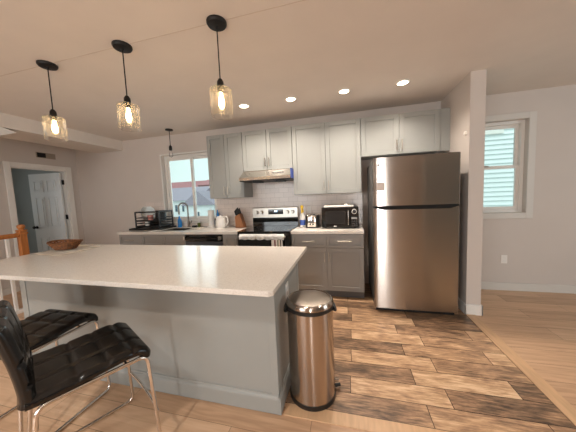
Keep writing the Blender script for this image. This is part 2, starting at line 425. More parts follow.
# ------------------------------------------------------------------ windows
def casing(bm, x0, x1, z0, z1, w, y0, y1, bev=.004):
    box(bm, x0-w, x0, y0, y1, z0-w, z1+w, bev); box(bm, x1, x1+w, y0, y1, z0-w, z1+w, bev)
    box(bm, x0, x1, y0, y1, z1, z1+w, bev); box(bm, x0, x1, y0, y1, z0-w, z0, bev)
def frame(bm, x0, x1, z0, z1, w, y0, y1, bev=.003):
    casing(bm, x0+w, x1-w, z0+w, z1-w, w, y0, y1, bev)
wr = sroot('window_1', (-1.23, 0, 1.0))
b = bmesh.new(); casing(b, *W1, .022, -.012, .0); struct('window_casing', b, M_TRIM, wr)
b = bmesh.new(); frame(b, W1[0], W1[1], W1[2], W1[3], .045, .07, .145); struct('window_frame', b, M_TRIM, wr)
b = bmesh.new(); frame(b, -1.71, -1.17, 1.045, 2.17, .045, .082, .105); sa = struct('sash', b, M_TRIM, wr)
struct('pane', nb(-1.665, -1.215, .092, .096, 1.09, 2.125), M_GLASS, sa)
b = bmesh.new(); frame(b, -1.215, -.745, 1.045, 2.17, .045, .108, .13); sb_ = struct('sash', b, M_TRIM, wr)
struct('pane', nb(-1.17, -.79, .118, .122, 1.09, 2.125), M_GLASS, sb_)
wr = sroot('window_2', (3.34, 0, 1.043))
b = bmesh.new(); casing(b, *W2, .075, -.016, .0); struct('window_casing', b, M_GREIGE, wr)
b = bmesh.new(); frame(b, *W2, .04, .06, .145); struct('window_frame', b, M_TRIM, wr)
b = bmesh.new(); frame(b, 2.97, 3.704, 1.63, 2.188, .04, .105, .13); sa = struct('sash', b, M_TRIM, wr); struct('pane', nb(3.01, 3.664, .116, .12, 1.67, 2.148), M_GLASS, sa)
b = bmesh.new(); frame(b, 2.97, 3.704, 1.083, 1.665, .04, .075, .1); sa = struct('sash', b, M_TRIM, wr); struct('pane', nb(3.01, 3.664, .086, .09, 1.123, 1.625), M_GLASS, sa)
struct('sash_lock', nb(3.30, 3.36, .06, .076, 1.655, 1.675, bev=.003), M_NICK, sa)
wr = sroot('window_added_3', (-1.1, YF, .7))
b = bmesh.new(); casing(b, *W3, .08, YF, YF+.016); frame(b, W3[0], W3[1], W3[2], W3[3], .06, YF-.1, YF-.03); box(b, -1.13, -1.07, YF-.1, YF-.03, .76, 2.19); struct('window_frame', b, M_TRIM, wr)
struct('pane', nb(-2.34, .14, YF-.07, YF-.065, .76, 2.19), M_GLASS, wr)
wr = sroot('window_added_5', (2.29, YF, .1))
b = bmesh.new(); casing(b, *W5, .06, YF, YF+.016); struct('window_casing', b, M_TRIM, wr)
struct('pane', nb(2.16, 2.40, YF-.07, YF-.065, .1, 2.15), M_GLASS, wr)
wr = sroot('window_4', (XR, -2.6, .75))
b = bmesh.new(); casing(b, *W4, .08, XR-.016, XR); frame(b, W4[0], W4[1], W4[2], W4[3], .06, XR+.03, XR+.1); 
for v in b.verts: v.co = Vector((v.co.y, v.co.x, v.co.z))
struct('window_frame', b, M_TRIM, wr)

# ------------------------------------------------------------------ left door and the hall beyond
dr = sroot('door_1', (XL, -.635, 0))
b = bmesh.new()
for (y0, y1) in ((DY0-.075, DY0), (DY1, DY1+.095)): box(b, XL, XL+.018, y0, y1, 0, DZ+.075, .004)
box(b, XL, XL+.018, DY0, DY1, DZ, DZ+.075, .004)
box(b, XL-.12, XL, DY0, DY0+.015, 0, DZ); box(b, XL-.12, XL, DY1-.015, DY1, 0, DZ); box(b, XL-.12, XL, DY0, DY1, DZ-.015, DZ)
struct('door_frame', b, M_TRIM, dr)
# leaf, hinged at the rear-wall side, swung into the hall
def door_leaf():
    Lw, Hh, th = .70, 2.03, .035
    bm = bmesh.new(); box(bm, 0, Lw, -th/2, th/2, .012, Hh, .002)
    cols = ((.10, .31), (.39, .60)); rows = ((.24, .78), (.98, 1.58), (1.68, 1.90))
    for (a, c) in cols:
        for (z0, z1) in rows:
            for s in (-1, 1):
                t = bmesh.new(); y = s*th/2
                frame(t, a, c, z0, z1, .024, min(y, y+s*.006), max(y, y+s*.011), .003); merge(bm, t)
                box(bm, a+.045, c-.045, min(y, y+s*.007), max(y, y+s*.012), z0+.045, z1-.045, .003)
    return bm
hx, hy, ha = XL-.07, DY1-.05, math.radians(187)   # leaf direction from the hinge
T = Matrix.Translation((hx, hy, 0)) @ Matrix.Rotation(ha, 4, 'Z')
b = door_leaf(); b.transform(T); leaf = struct('door_leaf', b, M_DOOR, dr)
b = bmesh.new()
for s in (-1, 1):
    t = bmesh.new(); lathe(t, [(0, 0), (.028, 0), (.028, .008), (.012, .012), (.012, .035), (.026, .042), (.03, .055), (.022, .068), (0, .07)], n=18)
    t.transform(Matrix.Translation((.64, s*.0175, .98)) @ Matrix.Rotation(-s*PI/2, 4, 'X')); merge(b, t)
b.transform(T); struct('door_knob', b, M_BMET, leaf, smooth=40)
for z in (.25, 1.12, 1.80):
    struct('hinge', nb(XL-.07, XL-.035, DY1-.04, DY1-.016, z, z+.09, bev=.003), M_BMET, dr)
struct('wall_hall', wallx([], -7.0, XL-.12, .32, .42), M_HALL)
struct('wall_hall_far', wally([(-2.2, -1.0, .9, 2.3)], -3.2, .42, -7.1, -7.0), M_HALL)
struct('wall_hall_front', wallx([], -7.0, XL-.12, -3.2, -3.1), M_HALL)
struct('ceiling_hall', nb(-7.1, XL-.12, -3.2, .42, 2.44, 2.5), M_CEIL)
struct('floor_hall', nb(-7.1, XL-.1, -3.2, .42, -.08, 0), M_LAM)

# backsplash tile
b = nb(-2.18, W1[0]-.024, -.009, 0, .914, 1.385); box(b, W1[0]-.024, W1[1]+.024, -.009, 0, .914, .976); box(b, W1[1]+.024, 0, -.009, 0, .914, 1.40); box(b, 0, .773, -.009, 0, .914, 1.79); box(b, .773, 1.74, -.009, 0, .914, 1.40)
struct('wall_backsplash', b, M_TILE)

# ------------------------------------------------------------------ cabinets
def shaker(x0, x1, z0, z1, y, th=.02, rail=.057):
    """door front facing -Y with its face at y"""
    bm = bmesh.new(); box(bm, x0, x1, y+.013, y+th, z0, z1)
    for (a, c, d, e) in ((x0, x0+rail, z0, z1), (x1-rail, x1, z0, z1), (x0+rail, x1-rail, z0, z0+rail), (x0+rail, x1-rail, z1-rail, z1)):
        box(bm, a, c, y, y+.014, d, e, .0015, 1)
    return bm
def bar(p0, p1, r=.0065, off=.030):
    """bar handle standing off the face along -Y"""
    p0, p1 = Vector(p0), Vector(p1); bm = bmesh.new(); o = Vector((0, -off, 0)); d = (p1-p0).normalized()
    tube(bm, [p0+o, p1+o], r, 10)
    for q in (p0+d*.018, p1-d*.018): tube(bm, [q, q+o], r*.85, 8)
    return bm
HL = .13
def upper(x0, x1, z0, z1, label, fill=None):
    t = thing('wall_cabinet', ((x0+x1)/2, -.16, z0), label, 'cabinet', None)
    b = nb(x0+.001, x1-.001, -.31, -.002, z0, z1); link('body', b, M_CAB, t)
    xm = (x0+x1)/2
    for s, (a, c) in enumerate(((x0+.004, xm-.0025), (xm+.0025, x1-.004))):
        d = link('door', shaker(a, c, z0+.003, z1-.003, -.332), M_CAB, t)
        hx = c-.028 if s == 0 else a+.028
        link('handle', bar((hx, -.332, z0+.05), (hx, -.332, z0+.05+HL)), M_NICK, d, smooth=40)
    if fill: link('filler', nb(x1+.001, fill, -.315, -.29, z0, z1), M_CAB, t)
    return t
ZT = 2.373
upper(-.598, 0, 1.395, ZT, 'tall grey two-door wall cabinet beside the sink window, left of the range hood')
upper(.001, .772, 1.783, ZT, 'short grey two-door wall cabinet directly above the range hood')
upper(.773, 1.712, 1.395, ZT, 'wide tall grey two-door wall cabinet above the microwave')
upper(1.713, 2.651, 1.865, ZT, 'short grey two-door wall cabinet above the refrigerator', PX0-.002)

def base(x0, x1, label, drawers=(), doors=(), fills=(), handles=True, hollow=False):
    t = thing('base_cabinet', ((x0+x1)/2, -.3, 0), label, 'cabinet')
    if hollow:
        b = nb(x0+.001, x0+.02, -.60, -.011, .105, .872); box(b, x1-.02, x1-.001, -.60, -.011, .105, .872); box(b, x0+.02, x1-.02, -.60, -.011, .105, .125); box(b, x0+.02, x1-.02, -.03, -.011, .125, .872); box(b, x0+.02, x1-.02, -.60, -.58, .125, .872)
    else: b = nb(x0+.001, x1-.001, -.60, -.011, .105, .872)
    link('body', b, M_BASE, t)
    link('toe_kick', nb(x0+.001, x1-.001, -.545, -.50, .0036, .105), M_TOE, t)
    for (a, c, z0, z1) in drawers:
        d = link('drawer', shaker(a+.002, c-.002, z0, z1, -.622, rail=.035), M_BASE, t); m = (a+c)/2
        if handles: link('handle', bar((m-.085, -.622, (z0+z1)/2), (m+.085, -.622, (z0+z1)/2)), M_NICK, d, smooth=40)
    for (a, c, z0, z1, hs) in doors:
        d = link('door', shaker(a+.002, c-.002, z0, z1, -.622), M_BASE, t)
        hx = c-.028 if hs > 0 else a+.028
        link('handle', bar((hx, -.622, z1-.05-HL), (hx, -.622, z1-.05)), M_NICK, d, smooth=40)
    for (a, c, z0, z1) in fills: link('false_front', shaker(a+.002, c-.002, z0, z1, -.622, rail=.035), M_BASE, t)
    return t
base(-2.16, -1.70, 'grey base cabinet with drawer at the far left end of the sink run', [(-2.16, -1.70, .69, .866)], [(-2.16, -1.70, .115, .686, 1)])
base(-1.70, -.885, 'wide grey sink base cabinet with two false fronts under the window', [], [(-1.70, -1.29, .115, .686, 1), (-1.29, -.885, .115, .686, -1)], [(-1.70, -1.29, .69, .866), (-1.29, -.885, .69, .866)], hollow=True)
base(-.255, -.002, 'narrow grey base cabinet between the dishwasher and the range', [], [(-.255, -.002, .115, .866, 1)])
base(.779, 1.712, 'grey base cabinet with two drawers over two doors under the microwave', [(.779, 1.245, .69, .866), (1.245, 1.712, .69, .866)], [(.779, 1.245, .115, .686, 1), (1.245, 1.712, .115, .686, -1)])

# worktops
SX0, SX1, SY0, SY1 = -1.50, -1.0, -.50, -.14
b = bmesh.new()
ZC0, ZC = .874, .914
for q in ((-2.175, SX0, -.642, -.010), (SX1, -.001, -.642, -.010), (SX0, SX1, -.642, SY0), (SX0, SX1, SY1, -.010)): box(b, q[0], q[1], q[2], q[3], ZC0, ZC)
single('worktop', b, M_QUARTZ, (-1.09, -.32, ZC0), 'long white quartz worktop with the sink, below the window', 'worktop')
single('worktop', nb(.776, 1.718, -.642, -.010, ZC0, ZC, bev=.003), M_QUARTZ, (1.25, -.32, ZC0), 'short white quartz worktop under the microwave and toaster', 'worktop')

# sink
sk = thing('sink', (-1.25, -.32, .70), 'stainless undermount sink set in the worktop below the window', 'sink')
b = bmesh.new()
box(b, SX0+.002, SX0+.006, SY0+.002, SY1-.002, .72, .905); box(b, SX1-.006, SX1-.002, SY0+.002, SY1-.002, .72, .905)
box(b, SX0+.002, SX1-.002, SY0+.002, SY0+.006, .72, .905); box(b, SX0+.002, SX1-.002, SY1-.006, SY1-.002, .72, .905); box(b, SX0+.002, SX1-.002, SY0+.002, SY1-.002, .714, .72)
link('basin', b, M_STEELD, sk)
b = bmesh.new(); lathe(b, [(0, .722), (.04, .722), (.045, .7215), (.045, .720)], -1.25, -.32); link('drain', b, M_CHROME, sk)
# faucet
fx, fy = -1.215, -.085
ft = thing('faucet', (fx, fy, ZC), 'tall gooseneck chrome pull-down faucet behind the sink', 'faucet')
b = bmesh.new(); lathe(b, [(0, ZC), (.028, ZC), (.028, ZC+.012), (.022, ZC+.02), (.02, ZC+.10), (.014, ZC+.12), (0, ZC+.12)], fx, fy); link('base', b, M_STEELD, ft, smooth=40)
R_ = .075; c0 = Vector((fx, fy, 1.27)); dv = Vector((-.93, -.37, 0)).normalized()
pts = [Vector((fx, fy, ZC+.10)), Vector((fx, fy, 1.1))] + [c0 + dv*R_*(1-math.cos(a)) + Vector((0, 0, R_*math.sin(a))) for a in [PI*i/14 for i in range(15)]] + [c0+dv*2*R_+Vector((0, 0, -.05))]
b = bmesh.new(); tube(b, pts, .0135, 12); link('spout', b, M_STEELD, ft, smooth=50)
e = pts[-1]; b = bmesh.new(); tube(b, [e, e+Vector((0, 0, -.03)), e+Vector((0, 0, -.075))], .016, 12, radii=[.013, .016, .014]); link('spray_head', b, M_STEELD, ft, smooth=40)
b = bmesh.new(); tube(b, [(fx+.015, fy, ZC+.07), (fx+.045, fy, ZC+.075), (fx+.075, fy-.01, ZC+.115)], .008, 10); link('lever', b, M_STEELD, ft, smooth=50)

# ------------------------------------------------------------------ dishwasher
dw = thing('dishwasher', (-.57, -.3, 0), 'dark dishwasher with black control strip and bar handle beside the sink cabinet', 'dishwasher')
link('body', nb(-.882, -.258, -.60, -.012, .10, .872), M_BLACK, dw)
link('door', nb(-.880, -.260, -.63, -.601, .105, .76, bev=.004), mat('slate_steel', (96, 100, 108), .35, .8, .04, 10), dw)
link('control_panel', nb(-.880, -.260, -.634, -.601, .765, .868, bev=.004), M_BGLASS, dw)
b = bmesh.new(); tube(b, [(-.865, -.672, .82), (-.275, -.672, .82)], .010, 10); hd = link('handle', b, M_BMET, dw, smooth=40)
for x in (-.862, -.278):
    link('bracket', nb(x-.014, x+.014, -.688, -.634, .795, .848, bev=.004), M_CHROME, hd)
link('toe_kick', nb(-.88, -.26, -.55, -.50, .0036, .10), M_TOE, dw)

# ------------------------------------------------------------------ range
rg = thing('range', (.385, -.34, 0), 'stainless electric range with black glass cooktop between the counters', 'range')
RX0, RX1 = .004, .768
link('body', nb(RX0, RX1, -.62, -.012, .02, .895), M_STEELD, rg)
link('cooktop', nb(RX0, RX1, -.665, -.085, .896, .918, bev=.004), M_BGLASS, rg)
for (cx, cy, r) in ((.20, -.50, .10), (.57, -.50, .09), (.20, -.22, .075), (.57, -.22, .10)):
    b = bmesh.new(); lathe(b, [(r, .9183), (r, .9188), (r-.004, .9188), (r-.004, .9183), (r, .9183)], cx, cy, 36); link('burner_ring', b, M_STEELD, rg)
bgd = link('backguard', nb(RX0, RX1, -.078, -.012, .918, 1.215, bev=.008), M_NICK, rg)
link('back_panel', nb(RX0+.004, RX1-.004, -.083, -.0785, .920, 1.055), M_BGLASS, bgd)
link('display', nb(.28, .53, -.083, -.0785, 1.105, 1.185, bev=.002), M_BGLASS, bgd)
link('clock', nb(.385, .43, -.0845, -.0832, 1.145, 1.165), M_DISP, bgd)
for x in (.085, .17, .60, .685):
    b = bmesh.new(); lathe(b, [(0, 0), (.03, 0), (.03, .006), (.024, .01), (.022, .03), (.018, .034), (0, .034)], n=20)
    b.transform(Matrix.Translation((x, -.078, 1.14)) @ Matrix.Rotation(PI/2, 4, 'X')); link('knob', b, M_NICK, bgd, smooth=40)
link('front_trim', nb(RX0, RX1, -.665, -.621, .845, .895, bev=.003), M_BGLASS, rg)
od = link('oven_door', nb(RX0, RX1, -.662, -.621, .22, .842, bev=.005), M_BGLASS, rg)
link('oven_window', nb(.14, .63, -.665, -.6625, .36, .66), mat('oven_glass', (30, 28, 27), .1, 0, .1, 5), od)
b = bmesh.new(); tube(b, [(.05, -.715, .85), (.72, -.715, .85)], .011, 12)
for x in (.07, .70): tube(b, [(x, -.715, .85), (x, -.66, .85)], .009, 10)
link('oven_handle', b, M_NICK, od, smooth=40)
link('storage_drawer', nb(RX0, RX1, -.655, -.621, .03, .215, bev=.004), M_STEEL, rg)
# ruffled towel wrapped on the handle
def ruffle(x0, x1, yc, zt, zb, n=60):
    bm = bmesh.new(); prof = []
    rows = 9
    grid = []
    for j in range(rows+1):
        row = []
        for i in range(n+1):
            t = i/n; x = x0 + (x1-x0)*t; k = j/rows
            wv = math.sin(i*1.05)*.5+math.sin(i*.47+1)*.5
            if k < .5:
                z = zb + (zt-zb)*(k/.5); y = yc - .016 - .010*wv*(1-k) - .004
            else:
                z = zt - (zt-zb)*.8*((k-.5)/.5); y = yc + .016
            if abs(k-.5) < .06: y = yc; z = zt+.004
            z += .005*math.sin(i*.6)*(1 if j in (0,) else 0)
            row.append(bm.verts.new((x, y, z)))
        grid.append(row)
    for j in range(rows):
        for i in range(n): bm.faces.new((grid[j][i], grid[j][i+1], grid[j+1][i+1], grid[j+1][i]))
    bmesh.ops.solidify(bm, geom=bm.faces[:], thickness=.004)
    return bm
single('ruffled_towel', ruffle(.06, .70, -.715, .885, .815), M_TOWEL, (.38, -.715, .82), 'white ruffled towel wrapped along the whole oven handle', 'towel', smooth=60)
tw = thing('tea_towel', (.61, -.74, .5), 'striped tea towel hanging from the right part of the oven handle', 'towel')
for k, (a, c, m) in enumerate(((.535, .575, M_TOWEL), (.575, .592, M_RED), (.592, .618, M_TOWEL), (.618, .63, M_GREEN), (.63, .655, M_CLOTH), (.655, .668, M_BLACK), (.668, .685, M_TOWEL))):
    link('stripe', nb(a, c, -.753 - .004*(k % 2), -.747, .52, .815, bev=.001), m, tw)

# ------------------------------------------------------------------ range hood
hd = thing('range_hood', (.386, -.25, 1.63), 'stainless under-cabinet range hood over the range', 'range hood')
b = bmesh.new(); prism(b, [(-.012, 1.782), (-.34, 1.782), (-.345, 1.775), (-.50, 1.675), (-.505, 1.635), (-.012, 1.635)], 'X', .004, .77); link('body', b, M_HOOD, hd)
link('filter_panel', nb(.008, .766, -.498, -.02, 1.622, 1.6345), M_BMET, hd)
for x in (.25, .60): link('lamp_housing', nb(x-.06, x+.06, -.44, -.30, 1.597, 1.6215, bev=.004), M_BLACK, hd)
b = bmesh.new()
sl = Vector((0, -.155, -.10)).normalized()
for i in range(5):
    x = .50+.035*i; p = Vector((x, -.42, 1.7265)); t = bmesh.new(); box(t, -.013, .013, -.004, .003, -.010, .010, .001)
    t.transform(Matrix.Translation(p) @ Matrix.Rotation(-.57-PI/2+PI/2, 4, 'X')); merge(b, t)
link('buttons', b, M_BLACK, hd)
link('protective_film', nb(.7705, .772, -.49, -.30, 1.64, 1.775), M_BLUEF, hd)

# ------------------------------------------------------------------ refrigerator
FX0, FX1, FY, FZ, FS = 1.805, 2.648, -.908, 1.757, 1.218
fr = thing('refrigerator', (2.226, -.5, 0), 'tall stainless top-freezer refrigerator against the partition wall', 'refrigerator')
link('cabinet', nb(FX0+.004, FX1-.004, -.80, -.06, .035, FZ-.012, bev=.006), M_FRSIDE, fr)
def curved_door(z0, z1):
    n = 64; front = []
    for i in range(n+1):
        t = i/n; x = FX0 + (FX1-FX0)*t; edge = min(t, 1-t)
        y = FY + .008*(2*t-1)**2 + (.012*(1-edge/.02)**2 if edge < .02 else 0)
        front.append((x, y))
    poly = front + [(FX1, -.812), (FX0, -.812)]
    bm = bmesh.new(); prism(bm, poly, 'Z', z0, z1); return bm
fd = link('freezer_door', curved_door(FS+.012, FZ), M_STEEL, fr, smooth=35)
rd = link('refrigerator_door', curved_door(.06, FS-.014), M_STEEL, fr, smooth=35)
b = bmesh.new(); prism(b, [(FX0+.012, FS+.011), (FX1-.012, FS+.011), (FX1-.012, FS-.004), (FX1-.09, FS-.030), (FX0+.09, FS-.030), (FX0+.012, FS-.004)], 'Y', FY-.002, -.83)
link('handle_recess', b, M_DARK, rd)
link('base_grille', nb(FX0+.02, FX1-.02, -.85, -.80, .012, .058), M_BLACK, fr)
for x in (FX0+.08, FX1-.08):
    b = bmesh.new(); lathe(b, [(0, .0036), (.02, .0036), (.02, .02), (.012, .035), (0, .035)], x, -.76, 14); link('foot', b, M_BLACK, fr)
def text_mesh(s, size):
    c = bpy.data.curves.new('t', 'FONT'); c.body = s; c.size = size; c.extrude = .0006
    o = bpy.data.objects.new('t', c); COL.objects.link(o); bpy.context.view_layer.update()
    me = bpy.data.meshes.new_from_object(o.evaluated_get(bpy.context.evaluated_depsgraph_get()))
    bpy.data.objects.remove(o); bm = bmesh.new(); bm.from_mesh(me); bpy.data.meshes.remove(me); return bm
b = text_mesh('LG', .032); b.transform(Matrix.Translation((FX0+.078, FY+.0042, 1.668)) @ Matrix.Rotation(PI/2, 4, 'X'))
t = bmesh.new(); lathe(t, [(0, 0), (.015, 0), (.015, .002), (0, .002)], n=20); t.transform(Matrix.Translation((FX0+.055, FY+.0062, 1.678)) @ Matrix.Rotation(PI/2, 4, 'X')); merge(b, t)
link('emblem', b, M_STEELD, fd)
link('pale_rect', nb(FX0+.035, FX0+.115, FY+.0030, FY+.0070, 1.40, 1.49), M_PATCH, fd)  # thin pale rectangle on the freezer door

# ------------------------------------------------------------------ island
ic = thing('island_cabinet', (-.06, -2.0, 0), 'long grey panelled kitchen island cabinet under the white slab', 'island')
IX0, IX1, IY0, IY1 = -1.185, 1.07, -2.35, -1.64
link('body', nb(IX0, IX1, IY0, IY1, .0036, .882), M_CAB, ic)
link('corner_trim', nb(IX0-.004, IX0+.06, IY0-.006, IY0, .11, .88, bev=.0015), M_CAB, ic)
b = nb(IX1-.045, IX1+.004, IY0-.006, IY0, .11, .88, bev=.0015); box(b, IX1, IX1+.004, IY0-.004, IY0+.05, .11, .88); link('corner_trim', b, M_CAB, ic)
link('corner_trim', nb(IX1, IX1+.004, IY1-.05, IY1, .11, .88), M_CAB, ic)
prof = [(0, .0), (.018, 0), (.018, .095), (.014, .106), (.008, .112), (.006, .122), (0, .124)]
b = bmesh.new()
prism(b, [(IY0-p, z+.0036) for p, z in prof], 'X', IX0, IX1); prism(b, [(IX1+p, z+.0036) for p, z in prof], 'Y', IY0-.018, IY1)
prism(b, [(IX0-p, z+.0036) for p, z in prof], 'Y', IY0-.018, IY1)
link('base_moulding', b, M_CAB, ic)
link('support_panel', nb(-1.0, .9, IY1, IY1+.02, .11, .86), M_CAB, ic)
b = bmesh.new(); prism(b, [(-1.585, -2.611), (1.15-.02, -2.611), (1.15, -2.591), (1.15, -1.579), (-1.585, -1.579)], 'Z', .884, .914, .003)
single('island_worktop', b, M_QUARTZ, (-.2, -2.1, .884), 'large white speckled quartz slab on top of the island', 'worktop')

def outlet(loc, axis, label, group=None):
    t = thing('wall_outlet', loc, label, 'outlet', group); x, y, z = loc
    if axis == 'X':
        link('plate', nb(x+.0005, x+.006, y-.035, y+.035, z-.057, z+.057, bev=.002), M_WHITE, t)
        for s in (-.022, .022): link('socket', nb(x+.006, x+.0075, y-.016, y+.016, z+s-.014, z+s+.014, bev=.001), M_CERAM, t)
    else:
        link('plate', nb(x-.035, x+.035, y-.006, y-.0005, z-.057, z+.057, bev=.002), M_WHITE, t)
        for s in (-.022, .022): link('socket', nb(x-.016, x+.016, y-.0075, y-.006, z+s-.014, z+s+.014, bev=.001), M_CERAM, t)
outlet((IX1+.0005, -2.05, .69), 'X', 'white outlet on the end panel of the island above the trash can')
outlet((3.532, 0, .425), 'Y', 'white outlet low on the grey wall below the right window')
outlet((.93, -.009, 1.16), 'Y', 'white outlet on the tile backsplash behind the toaster')
b = bmesh.new(); lathe(b, [(0, 0), (.022, 0), (.022, .012), (.017, .018), (0, .018)], n=20); b.transform(Matrix.Translation((PX0, -.713, 1.974)) @ Matrix.Rotation(-PI/2, 4, 'Y'))
single('wall_sensor', b, M_WHITE, (PX0, -.713, 1.974), 'small round white sensor high on the partition wall', 'sensor', smooth=40)
# return-air vent
vt = thing('air_vent', (XL, -.495, 2.31), 'small wall vent, half dark and half beige, above the left door', 'vent')
link('frame', nb(XL, XL+.006, -.64, -.35, 2.262, 2.362, bev=.002), M_BEIGE, vt)
b = nb(XL+.006, XL+.009, -.625, -.50, 2.272, 2.352); link('dark_grille', b, M_DARK, vt)
b = bmesh.new()
for i in range(6): box(b, XL+.006, XL+.010, -.49, -.36, 2.274+.0135*i, 2.281+.0135*i)
link('louvers', b, M_BEIGE, vt)

# ------------------------------------------------------------------ trash can
tc_ = thing('trash_can', (1.257, -2.15, 0.0036), 'tall round stainless step trash can beside the island end', 'trash can')
cx, cy = 1.257, -2.15; Rr = .155
b = bmesh.new(); lathe(b, [(0, .034), (Rr, .034), (Rr, .635), (Rr-.004, .637), (0, .637)], cx, cy, 64); link('body', b, M_CAN, tc_, smooth=40)
b = bmesh.new(); lathe(b, [(0, .0036), (Rr+.002, .0036), (Rr+.004, .012), (Rr+.003, .036), (0, .036)], cx, cy, 48); link('base_ring', b, M_BLACK, tc_, smooth=40)
b = bmesh.new(); lathe(b, [(Rr-.01, .635), (Rr+.004, .635), (Rr+.004, .657), (Rr-.01, .657)], cx, cy, 48); link('collar', b, M_BLACK, tc_, smooth=40)
b = bmesh.new(); lathe(b, [(Rr+.002, .657), (Rr+.005, .663), (Rr+.004, .677), (Rr-.004, .690), (Rr-.016, .692), (Rr-.016, .685), (0, .685), (0, .657)], cx, cy, 48)
ld = link('lid', b, M_CAN, tc_, smooth=30)
b = bmesh.new(); lathe(b, [(0, .697), (.06, .6962), (.11, .6935), (Rr-.016, .6857), (0, .6853)], cx, cy, 48); link('lid_top', b, mat('lid_grey_steel', (132, 122, 112), .38, 1., .03, 10), ld, smooth=50)
for s in (-1, 1):
    d = Vector((s*.97, .2*s, 0)).normalized(); q = Vector((-d.y, d.x, 0)); c = Vector((cx, cy, 0))
    pts = [c+d*(Rr-.002)-q*.06+Vector((0, 0, .635)), c+d*(Rr+.010)-q*.045+Vector((0, 0, .62)), c+d*(Rr+.014)+Vector((0, 0, .613)), c+d*(Rr+.010)+q*.045+Vector((0, 0, .62)), c+d*(Rr-.002)+q*.06+Vector((0, 0, .635))]
    b = bmesh.new(); tube(b, fillet(pts, .03), .011, 10); link('side_handle', b, M_BLACK, tc_, smooth=50)
b = bmesh.new(); pdv = Vector((.9, .35, 0)).normalized(); p = Vector((cx, cy, .03))
tube(b, [p+pdv*(Rr-.01), p+pdv*(Rr+.045)], .012, 10); link('pedal', b, M_BLACK, tc_, smooth=50)
b = bmesh.new(); tube(b, [p+pdv*(Rr+.004)+Vector((0, 0, .045)), p+pdv*(Rr+.03)+Vector((0, 0, .04))], .014, 12); link('pedal_cap', b, M_CHROME, tc_, smooth=50)

# ------------------------------------------------------------------ bar stools
def stool_part(which):
    """padded shell: profile in (y,z), seat front at +y; quilted seams pressed in"""
    seat = [(.237, .540), (.240, .563), (.226, .592), (.19, .613), (.13, .619), (.05, .613), (-.04, .606), (-.12, .602), (-.19, .600), (-.225, .604)]
    back = [(-.200, .560), (-.193, .585), (-.194, .63), (-.200, .69), (-.210, .76), (-.222, .82), (-.234, .88), (-.246, .92), (-.254, .935)]
    P = [Vector((0, a, c)) for a, c in (seat if which == 'seat' else back)]
    # resample
    Q = []
    for a, c in zip(P, P[1:]):
        for k in range(7): Q.append(a.lerp(c, k/7))
    Q.append(P[-1])
    # smooth
    for _ in range(2): Q = [Q[0]] + [(Q[i-1]+Q[i]*2+Q[i+1])/4 for i in range(1, len(Q)-1)] + [Q[-1]]
    n = len(Q); nx = 44; hw = .225; th = .052
    acc = [0]
    for i in range(1, n): acc.append(acc[-1] + (Q[i]-Q[i-1]).length)
    seams_t = [.13, .24, .35] if which == 'seat' else [.10, .20]
    bm = bmesh.new(); top = []; bot = []
    for i in range(n):
        d = (Q[min(i+1, n-1)]-Q[max(i-1, 0)]).normalized(); nr = Vector((0, d.z, -d.y))
        if which == 'seat' and nr.z < 0 and i > 9: nr = -nr
        if which == 'seat': nr = Vector((0, -d.z, d.y)) if -d.y > 0 and False else (Vector((0, d.z, -d.y)))
        ra, rb = [], []
        for j in range(nx+1):
            u = -1+2*j/nx; x = hw*u*(1 if which == 'seat' else .98)
            edge = max(0, (abs(u)-.86)/.14); e2 = min(acc[i], acc[-1]-acc[i]); rim = max(0, 1-e2/.03) if (which == 'back' or acc[i] < .05) else 0
            off = -.017*edge**2
            for s in seams_t: off -= .008*math.exp(-((acc[i]-s)/.009)**2)
            for s in (-.08, .08): off -= .008*math.exp(-((x-s)/.009)**2)
            off -= .010*rim**2 if which == 'back' and i > n//2 else 0
            ra.append(bm.verts.new(Q[i] + Vector((x, 0, 0)) + nr*off)); rb.append(bm.verts.new(Q[i] + Vector((x*.985, 0, 0)) - nr*(th - .012*edge**2)))
        top.append(ra); bot.append(rb)
    for i in range(n-1):
        for j in range(nx):
            bm.faces.new((top[i][j], top[i][j+1], top[i+1][j+1], top[i+1][j])); bm.faces.new((bot[i][j], bot[i+1][j], bot[i+1][j+1], bot[i][j+1]))
        bm.faces.new((top[i][0], top[i+1][0], bot[i+1][0], bot[i][0])); bm.faces.new((top[i][nx], bot[i][nx], bot[i+1][nx], top[i+1][nx]))
    for (A, B) in ((top[0], bot[0]), (top[-1], bot[-1])):
        for j in range(nx): bm.faces.new((A[j], B[j], B[j+1], A[j+1]))
    return bm
def make_stool(label):
    t = thing('bar_stool', (0, 0, 0), label, 'stool', 'black bar stools at the island')
    link('seat', stool_part('seat'), M_LEATH, t, smooth=60)
    link('backrest', stool_part('back'), M_LEATH, t, smooth=60)
    for s in (-1, 1):
        x = s*.215; xo = s*.25
        pts = [(x, -.20, .552), (x, .215, .552), (xo, .236, .0115), (xo, -.26, .0115)]
        b = bmesh.new(); loop = fillet([Vector(p) for p in pts], .045, 8, closed=True); tube(b, loop, .0095, 10, closed=True)
        link('side_frame', b, M_CHROME, t, smooth=60)
    k = .36
    b = bmesh.new(); tube(b, fillet([(-.238, .235, .215), (-.12, .25, .205), (.12, .25, .205), (.238, .235, .215)], .08), .0085, 10); link('footrest', b, M_CHROME, t, smooth=60)
    b = bmesh.new(); tube(b, [(-.215, .12, .552), (.215, .12, .552)], .008, 8); link('crossbar', b, M_CHROME, t, smooth=60)
    b = bmesh.new(); tube(b, [(-.215, -.14, .55), (.215, -.14, .55)], .008, 8); link('crossbar', b, M_CHROME, t, smooth=60)
    return t
st = make_stool('black quilted leather bar stool with chrome sled legs, nearest to the camera')
st.location = (.155, -2.79, 0); st.rotation_euler.z = -math.radians(27)
dup(st, (-.475, -2.655, 0), 'black quilted leather bar stool behind the nearest stool, pushed toward the island', math.radians(0))

